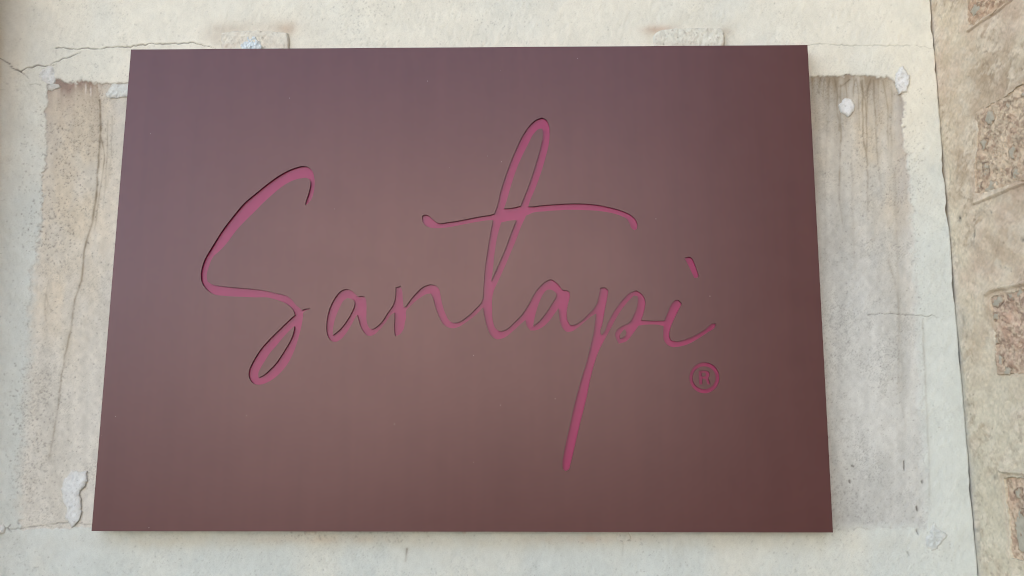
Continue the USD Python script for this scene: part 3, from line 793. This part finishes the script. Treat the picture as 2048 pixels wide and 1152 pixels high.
for i, pol in enumerate(stone_polys):
    chips = [Polygon(jamb_px(c)).buffer(0) for c in CHIPS[i]]

    def sh(p, d, i=i):
        rough_ = (fbm2(p[:, 0] * 50, p[:, 1] * 50, 4, 120 + i) - .5) * .008 + (fbm2(p[:, 0] * 260, p[:, 1] * 260, 2, 130 + i) - .5) * .0035
        return -.0010 + rough_ * (.45 + .65 * sstep(0, .012, d)) - .0008 * np.exp(-d / .002)
    v_, f_, p_ = plate(pol, .0021, sh, jamb_world, back=.016, seed=20 + i)
    a = fbm2(p_[:, 0] * 34, p_[:, 1] * 34, 4, 121 + i)
    b = fbm2(p_[:, 0] * 170, p_[:, 1] * 170, 3, 122 + i)
    c_ = STONE_COL[i] * (1 + (a - .5) * .55 + (b - .5) * .5)[:, None]
    fl = sstep(.52, .66, fbm2(p_[:, 0] * 130, p_[:, 1] * 130, 3, 123 + i))[:, None] * .6
    c_ = c_ * (1 - fl) + srgb(222, 204, 176) * fl
    rd = sstep(.54, .7, fbm2(p_[:, 0] * 60 + 9, p_[:, 1] * 60, 3, 124 + i))[:, None] * .34
    c_ = c_ * (1 - rd) + srgb(180, 142, 118) * rd
    dk = sstep(.58, .68, fbm2(p_[:, 0] * 150 + 4, p_[:, 1] * 150, 3, 125 + i))[:, None] * .45
    c_ = c_ * (1 - dk) + srgb(124, 98, 80) * dk
    if chips:
        dc = shapely.distance(unary_union(chips), shapely.points(p_))
        rim = (np.exp(-((dc - .0012) / .0013) ** 2) * np.clip(fbm2(p_[:, 0] * 60, p_[:, 1] * 60, 2, 127 + i) * 3.2 - 1.3, 0, .8))[:, None]
        c_ = c_ * (1 - rim) + srgb(88, 68, 54) * rim
    ed = np.exp(-shapely.distance(pol.exterior, shapely.points(p_)) / .006)[:, None] * (.35 + fbm2(p_[:, 0] * 50, p_[:, 1] * 50, 3, 128 + i))[:, None]
    c_ = c_ * (1 - np.clip(ed, 0, .9)) + srgb(204, 184, 158) * np.clip(ed, 0, .9)
    st = put('stone', (v_, f_), M_STONE, jamb, smooth=True, color=np.clip(c_, .02, .85))
    for q, cp in enumerate(chips):
        if cp.is_empty:
            continue
        cr = np.array(cp.exterior.segmentize(.0018).coords)[:-1]
        off = np.stack([fbm2(cr[:, 0] * 130, cr[:, 1] * 130 + q, 3, 170), fbm2(cr[:, 0] * 130 + q, cr[:, 1] * 130, 3, 171)], 1) - .5
        cp = Polygon(cr + off * .012).buffer(0)
        if cp.geom_type == 'MultiPolygon':
            cp = max(cp.geoms, key=lambda g: g.area)
        hv = lambda p, d: -.0012 + .0016 * sstep(0, .006, d) + (fbm2(p[:, 0] * 120, p[:, 1] * 120, 2, 150) - .5) * .002
        v_, f_, p_ = plate(cp, .0021, hv, jamb_world, back=.012, seed=40 + q)
        c_ = srgb(184, 178, 160) * (1 + (fbm2(p_[:, 0] * 130, p_[:, 1] * 130, 2, 151 + q) - .5) * .22 + ((q * 37 % 11) - 5) * .012)[:, None]
        ce = (np.exp(-shapely.distance(cp.exterior, shapely.points(p_)) / .0022) * (.3 + .9 * fbm2(p_[:, 0] * 90, p_[:, 1] * 90, 2, 153)))[:, None]
        c_ = c_ * (1 - np.clip(ce, 0, .8)) + srgb(190, 166, 140) * np.clip(ce, 0, .8)
        put('chip', (v_, f_), M_STONE, st, smooth=True, color=c_)
E_ = jamb_world(np.array([[JDEPTH, 0.0]]), np.zeros(1))[0]
pier = Polygon([(XJ + .001, .5), tuple(E_[:2]), (6.0, E_[1]), (6.0, .5)]).buffer(-.012)
put('pier', trimesh.creation.extrude_polygon(pier, 9.0), M_PIER, jamb)

# left jamb
LD = np.array([-math.sin(SPLAY), -math.cos(SPLAY), 0])
LN = np.array([math.cos(SPLAY), -math.sin(SPLAY), 0])
LP = np.array([X0 + .0005, -FIL + .001, 0])
left = thing('stone_jamb', 'tan stone jamb just showing at the left edge of the plastered wall', 'jamb')
a_, b_ = span(0, .09, .009), np.concatenate([span(0, ZLO, .03)[:-1], span(ZLO, ZHI, .008), span(ZHI, 9.0, .05)[1:]])
A_, B_ = np.meshgrid(a_, b_)
p_ = np.stack([A_.ravel(), B_.ravel()], 1)
hh = (fbm2(p_[:, 0] * 30, p_[:, 1] * 30, 4, 161) - .5) * .01 * sstep(0, .04, p_[:, 0])
t = fbm2(p_[:, 0] * 16, p_[:, 1] * 14, 5, 162)[:, None]
put('mortar_face', (LP + p_[:, :1] * LD + hh[:, None] * LN + np.array([0, 0, 1.0]) * p_[:, 1:2], grid_faces(len(b_), len(a_))), M_STONE, left, smooth=True,
    color=srgb(206, 180, 150) * (1 - t) + srgb(170, 140, 112) * t)
EL = LP + .09 * LD
put('pier', trimesh.creation.extrude_polygon(Polygon([(X0 - .001, .5), (X0 - .001, -.02), tuple(EL[:2]), (-6.0, EL[1]), (-6.0, .5)]).buffer(-.012), 9.0), M_PIER, left)

# ------------------------------------------------------------------ the sign: maroon sheet with the name cut through to a crimson backing
S_BODY = [(610, 409.5), (613, 409), (621, 401), (626, 390), (629, 372), (628.5, 355), (624, 341), (616, 334), (606, 332), (590, 335.6), (565, 346.9), (540, 363.8), (515, 383.8), (488.8, 406), (465, 433.8), (442.5, 463.8), (427.5, 487.8), (417.5, 504), (408.8, 520), (403.8, 535), (401.5, 551.5), (403, 562.8), (408.8, 574), (418.8, 584), (431, 589.6), (446, 591.5), (477.5, 593.4), (510, 594.6), (537.5, 595.3), (550, 598.8), (565, 603.8), (576, 610), (585, 618.8), (588.8, 627.5), (589, 640), (600, 662), (605, 640), (606, 627.5), (603, 620), (592, 610), (582.5, 598.5), (577.5, 594), (552.5, 586.5), (527.5, 580.9), (496, 577), (465, 574.6), (442.5, 572), (424, 568.6), (415, 563), (413.5, 551), (418, 533), (426, 514), (440, 501), (456.5, 482.8), (470, 464), (490, 442), (510, 422.5), (527.5, 404.5), (546, 388), (565, 372.5), (590, 359.5), (603, 356.5), (615, 356.5), (620, 361), (620.6, 370), (617.5, 385), (612.5, 400)]
S_TICK = [(601, 623), (604, 620), (612, 617.5), (620, 616.5), (619.5, 618.5), (612, 621), (604, 628)]
S_LOOP = [(588.5, 631.5), (577.5, 641), (558.8, 658.8), (540, 677.5), (517.5, 703.8), (513, 711), (503, 728.8), (498, 741), (497.2, 750), (499.8, 759), (506, 766.8), (515.4, 769.4), (526, 768), (538, 763), (553, 752.7), (566.5, 739), (579, 721.5), (587, 704.8), (594.6, 683), (601, 660), (605, 640), (606, 627.5)]
S_HOLE = [(588.8, 652), (577.5, 662.5), (566, 675), (553, 691), (540, 706), (530, 721.5), (521.7, 735), (516.5, 747.5), (516.7, 755.3), (525.8, 751), (538, 741), (550.8, 727.7), (562, 712), (571.7, 696.5), (580, 682), (585, 670.4), (587.8, 660)]
A1N = [(716, 593.5), (722, 592.2), (728, 592.4), (731.5, 598), (733, 610), (732.8, 625), (732.8, 637.5), (735, 648.8), (739, 656), (744, 658.6), (752.5, 654), (762.5, 645), (775, 626), (783.8, 613.8), (788.8, 602.5), (791, 587.5), (791, 575), (801, 572), (804, 580), (805.6, 597.5), (807, 613.8), (811, 613.8), (818.8, 602.5), (832.5, 586), (846, 574), (862.5, 569), (872.5, 572), (878.8, 580), (881, 591), (885, 610), (891, 627.5), (898.8, 641), (907.5, 645.6), (917.5, 644), (933.8, 633.8), (948.8, 620), (963.8, 602.5), (966, 596), (978, 600), (976, 612), (966, 615), (959, 622.5), (946, 634), (930, 646), (917.5, 653.5), (906, 656.5), (895, 654.2), (886, 647.5), (877.5, 632.5), (871, 615), (865, 593.8), (861.5, 587), (853.8, 588), (842.5, 594), (830, 603), (820, 612.5), (812.5, 621), (812, 636), (810, 644), (806.5, 659), (799, 669), (790.5, 672.5), (788.5, 662.5), (789, 637.5), (789, 625), (783.8, 628), (771, 645), (758.8, 659.5), (748.8, 668.8), (740, 672), (733.8, 670.6), (726, 662.5), (720, 650), (716, 636), (713.8, 629.4), (710, 636), (702.5, 650), (692.5, 666), (681, 678.8), (671, 683.8), (662.5, 682), (656, 673.8), (653, 662.5), (652.9, 647.5), (656, 627.5), (663.8, 606), (673.8, 590), (683.8, 580.6), (692.5, 578), (702.5, 581), (711, 588.8)]
A1_HOLE = [(695, 596), (703.8, 598.4), (709, 603.8), (708.8, 610), (702.5, 626), (693.8, 641), (681, 657.5), (665.6, 670.6), (666, 657.5), (668.8, 642.5), (673.8, 627.5), (680, 613.8), (687.5, 601)]
T_BAR = [(989, 427), (1008, 417), (1022, 415.5), (1041, 412), (1058, 413), (1090, 410), (1127.5, 407.5), (1158.8, 407), (1190, 409), (1221, 415), (1246, 422.5), (1262.5, 430.6), (1271, 438.8), (1275, 447.5), (1273.8, 458), (1268.8, 460.6), (1262.5, 456), (1258.8, 446), (1252.5, 437), (1242.5, 432), (1227.5, 427), (1202.5, 422.5), (1165, 420), (1127.5, 420), (1090, 422.5), (1065, 425.6), (1055, 430), (1032.5, 440), (1017.5, 441.5), (1002.5, 445), (986, 440.6), (955, 443.5), (930, 448), (905, 453), (882.5, 456), (865, 456), (853.8, 452.8), (847.5, 447.5), (844, 438.8), (844.4, 432), (848.8, 429.4), (855, 430), (865, 438), (873.8, 445), (898.8, 444), (923.8, 440), (955, 433.8)]
T_STEM = [(966.3, 616), (966.3, 598), (967.7, 565.5), (970.5, 533), (975, 502.5), (981, 465), (986, 440.6), (989, 427), (994.6, 411.4), (1000, 387.7), (1009, 358.5), (1020, 327.5), (1033, 296.6), (1047.5, 267.4), (1060, 250), (1073, 239), (1084, 235), (1093, 240), (1098.5, 252.8), (1099.4, 267.4), (1097.6, 287.4), (1091, 314.8), (1080, 351), (1069, 380.4), (1059, 404), (1052.5, 430), (1042.5, 452), (1034, 475), (1022.5, 502.5), (1010.5, 531), (1006, 541), (997, 561), (988.5, 579), (985, 592), (984.3, 619), (985.8, 642), (991.5, 657), (1001, 662.5), (1010.6, 660), (1027.8, 645.7), (1043, 630.4), (1054.5, 613), (1062, 622), (1050.6, 640), (1043, 646.5), (1026, 662), (1006.8, 676), (993.4, 678.5), (982, 670.5), (974.4, 655), (969.6, 636)]
T_HOLE1 = [(1008, 417), (1022, 416), (1041, 412), (1051, 387.7), (1062, 358.5), (1073, 324), (1082, 291), (1085.7, 271), (1084.8, 257.4), (1079, 257.5), (1067.5, 267.4), (1056.6, 287.4), (1045.6, 309), (1033, 338), (1022, 371), (1013, 402)]
T_HOLE2 = [(1002.5, 444.8), (1017.5, 441.5), (1032.5, 440), (1021, 470), (1008.8, 502.5), (995, 533.8), (982, 563.6), (984.8, 546), (988.8, 508.8), (995, 471)]
A2PI = [(1030, 643.8), (1048.8, 623.8), (1058.8, 606), (1071, 583.8), (1083.8, 568.8), (1095, 560.6), (1102.5, 559), (1111, 563.8), (1120, 572.5), (1125.6, 580), (1135, 581), (1139.5, 586), (1140, 592.5), (1137, 605), (1133.8, 622.5), (1135, 640), (1140, 650), (1147.5, 650), (1160, 643.8), (1173.8, 631), (1187.5, 617.5), (1193.8, 607.5), (1197.5, 592.5), (1200, 576), (1210, 575), (1217, 581), (1215, 593.8), (1210, 618.8), (1205, 647.5), (1201, 665), (1203, 670), (1207.5, 665.6), (1215, 647.5), (1230, 620), (1245, 600), (1260, 585.6), (1272, 580.6), (1282.5, 587), (1288.8, 595), (1291, 606), (1288.8, 621), (1282.8, 640.3), (1302.5, 641.5), (1329, 641.5), (1336, 623.8), (1342.5, 608.8), (1350, 600), (1357.5, 599.8), (1363.8, 607.5), (1357.5, 620), (1348.8, 637.5), (1341, 657.5), (1339, 672.5), (1342.5, 680.6), (1352.5, 683), (1365, 680.6), (1383.8, 673.8), (1408.8, 660), (1427.5, 647), (1432, 647.5), (1431, 652.5), (1415, 665), (1396, 677.5), (1377.5, 687.5), (1358.8, 693), (1342.5, 693.5), (1332.5, 687.5), (1327, 677.5), (1326.5, 662.5), (1327, 652), (1315, 649.5), (1296, 649), (1277.5, 651), (1265, 668.8), (1252.5, 682.5), (1237.5, 687.5), (1232.5, 677.5), (1230, 668.8), (1233, 661), (1242.5, 653), (1260, 643.8), (1267.5, 630), (1273.8, 613.8), (1275.6, 600), (1275, 592), (1267.5, 591), (1260, 598.8), (1246, 615), (1232.5, 636), (1220, 660), (1208.8, 680), (1201, 695), (1195, 709), (1182.7, 750.5), (1173, 796.7), (1160.8, 845), (1151, 886.6), (1141, 928), (1137.7, 939), (1131.6, 942.5), (1126, 939), (1125, 930), (1129, 901), (1139, 855), (1151, 801.5), (1163, 757.8), (1175.4, 716.5), (1184, 680), (1186, 672.5), (1190, 643.8), (1192.5, 627), (1185, 631), (1171, 642), (1155, 655.5), (1142.5, 663), (1133.8, 663.5), (1126, 657.5), (1120.6, 646), (1118, 630), (1117, 616), (1110, 626), (1097.5, 643), (1083.8, 655), (1071, 660.5), (1061, 661), (1053.8, 652.5), (1050.6, 638)]
A2_HOLE = [(1097.5, 579), (1107.5, 582), (1112.5, 587.5), (1112, 592.5), (1103.8, 607.5), (1092.5, 625), (1080, 641), (1066, 653), (1067.5, 643.8), (1072.5, 622.5), (1078.8, 603.8), (1086, 588.8), (1091, 582)]
P_HOLE = [(1240, 677.5), (1250, 672), (1252.5, 664), (1249, 658), (1243.8, 664), (1240, 670)]
ACCENT = [(1368.8, 516.2), (1374.7, 514), (1381, 514.2), (1384.4, 517), (1388.6, 525), (1392.8, 536), (1396, 546), (1397.5, 551), (1395, 555.5), (1388.6, 556), (1382.4, 543), (1375.4, 528.5)]
R_OUT = [(1397.3, 741.4), (1413, 741.2), (1417.5, 743), (1419.6, 747), (1419.2, 751.5), (1416.6, 755.6), (1417.4, 758), (1419.5, 763), (1421, 768.8), (1415, 768.8), (1412.6, 762), (1410.6, 757.6), (1404.9, 757.4), (1405.2, 768.6), (1398.2, 768.8)]
R_IN = [(1403.8, 745.6), (1409.6, 745.4), (1412.2, 748.6), (1410.6, 752.4), (1404.2, 753)]


def poly_px(p, **k):
    return Polygon(spline(p, **k)).buffer(0)


word = unary_union([poly_px(S_BODY), poly_px(S_TICK), poly_px(S_LOOP), poly_px(A1N), poly_px(T_BAR), poly_px(T_STEM), poly_px(A2PI)])
word = word.difference(unary_union([poly_px(q) for q in (S_HOLE, A1_HOLE, T_HOLE1, T_HOLE2, A2_HOLE, P_HOLE)]))
word = word.buffer(.35).buffer(-.35)
ring_a = Polygon([(1409 + 30.2 * math.cos(t), 755.6 + 30.9 * math.sin(t)) for t in np.linspace(0, 2 * math.pi, 72, endpoint=False)])
ring_b = Polygon([(1408.4 + 23.0 * math.cos(t), 755.4 + 22.9 * math.sin(t)) for t in np.linspace(0, 2 * math.pi, 60, endpoint=False)])
letters = unary_union([word, poly_px(ACCENT), ring_a.difference(ring_b), poly_px(R_OUT, corner=30).difference(poly_px(R_IN, corner=30))])


def px_to_sign(g):
    return shapely.transform(g, lambda c: on_y(c, SIGN_Y))


def stand_up(m, y):                                  # polygon in (x, z), extruded from y backwards
    v = np.array(m.vertices)
    m.vertices = np.stack([v[:, 0], y + v[:, 2], v[:, 1]], 1)
    m.invert()
    return m


def extrude(g, depth, y):
    gs = g.geoms if hasattr(g, 'geoms') else [g]
    return stand_up(trimesh.util.concatenate([trimesh.creation.extrude_polygon(q, depth) for q in gs if q.area > 1e-9]), y)


outline = Polygon(sign_xz)
cut = px_to_sign(letters).buffer(0)
sheet = outline.difference(cut)
sign = thing('shop_sign', 'large maroon rectangular sign with cut-out pink handwritten lettering on the plaster wall', 'sign')
put('front_panel', extrude(sheet, .0044, SIGN_Y), M_BROWN, sign)
inner = outline.buffer(-.0035, join_style=2)
put('backing_panel', extrude(inner, .003, SIGN_Y + .0052), M_PINK, sign)
c4 = np.array(outline.exterior.coords)[:-1]
c4i = np.array(outline.buffer(-.003, join_style=2).exterior.coords)[:-1]
frame = outline.buffer(-.0004, join_style=2).difference(outline.buffer(-.003, join_style=2))
ctr = np.array(outline.centroid.coords[0])
a_, b_ = np.array(outline.buffer(-.0004, join_style=2).exterior.coords)[:-1], np.array(outline.buffer(-.003, join_style=2).exterior.coords)[:-1]
order = lambda q: q[np.argsort(np.arctan2(*(q - ctr).T))]
a_, b_ = order(a_), order(b_)
for i in range(4):
    j = (i + 1) % 4
    put('side_return', extrude(Polygon([a_[i], a_[j], b_[j], b_[i]]).buffer(-.00005),   .023, SIGN_Y + .0046), M_BROWN, sign)
for x in (sign_xz[:, 0].min() + .25, sign_xz[:, 0].max() - .25):
    for z in (SIGN_Z - .33, SIGN_Z + .33):
        put('standoff', box(x - .02, x + .02, SIGN_Y + .0084, .004, z - .02, z + .02), M_DARKWALL, sign)

# ------------------------------------------------------------------ the square in front: ground, houses opposite, wing at the right
put('ground', trimesh.Trimesh([[-300, -300, 0], [300, -300, 0], [300, 300, 0], [-300, 300, 0]], [[0, 1, 2], [0, 2, 3]], process=False), M_GROUND, kind='structure')


def house(label, x0, x1, y0, depth, h, mat, floors, cols, roof=True):
    """A rendered house whose front faces +y."""
    o = thing('house', label, 'house')
    put('wall', box(x0, x1, y0 - depth, y0, 0, h), mat, o)
    w = (x1 - x0) / cols
    for f in range(floors):
        for c in range(cols):
            cx, cz = x0 + (c + .5) * w, 1.0 + f * 3.1
            if f == 0 and c == cols // 2:
                put('door', box(cx - .6, cx + .6, y0 - .05, y0 + .03, .02, 2.5), M_SHUTTER, o)
                continue
            for sx in (-1, 1):
                put('shutter', box(cx + sx * .28 - .26, cx + sx * .28 + .26, y0 - .05, y0 + .05, cz + .1, cz + 1.6), M_SHUTTER, o)
            put('sill', box(cx - .65, cx + .65, y0 - .05, y0 + .14, cz - .02, cz + .08), mat, o)
    if roof:
        r = Polygon([(y0 - depth - .3, h), (y0 + .35, h), (y0 + .35, h + .12), (y0 - depth / 2, h + 1.6), (y0 - depth - .3, h + .12)])
        m = trimesh.creation.extrude_polygon(r, x1 - x0 + .4)
        v = np.array(m.vertices)
        m.vertices = np.stack([x0 - .2 + v[:, 2], v[:, 0], v[:, 1] + .004], 1)
        put('roof', m, M_ROOF, o)
    return o


house('pale rendered house with green shutters across the square', -7.6, 3.2, -17.0, 8.0, 7.9, M_FACADE, 2, 4)
wing = thing('building_wing', 'tall shaded wing of the building at the right of the recess', 'building')
put('wall', box(3.4, 6.0, -12.0, -.6, 0, 9.0), M_DARKWALL, wing)
for yy in (-10.0, -7.0, -4.0):
    for zz_ in (1.2, 4.6):
        put('shutter', box(3.36, 3.44, yy - .55, yy + .55, zz_, zz_ + 1.6), M_SHUTTER, wing)
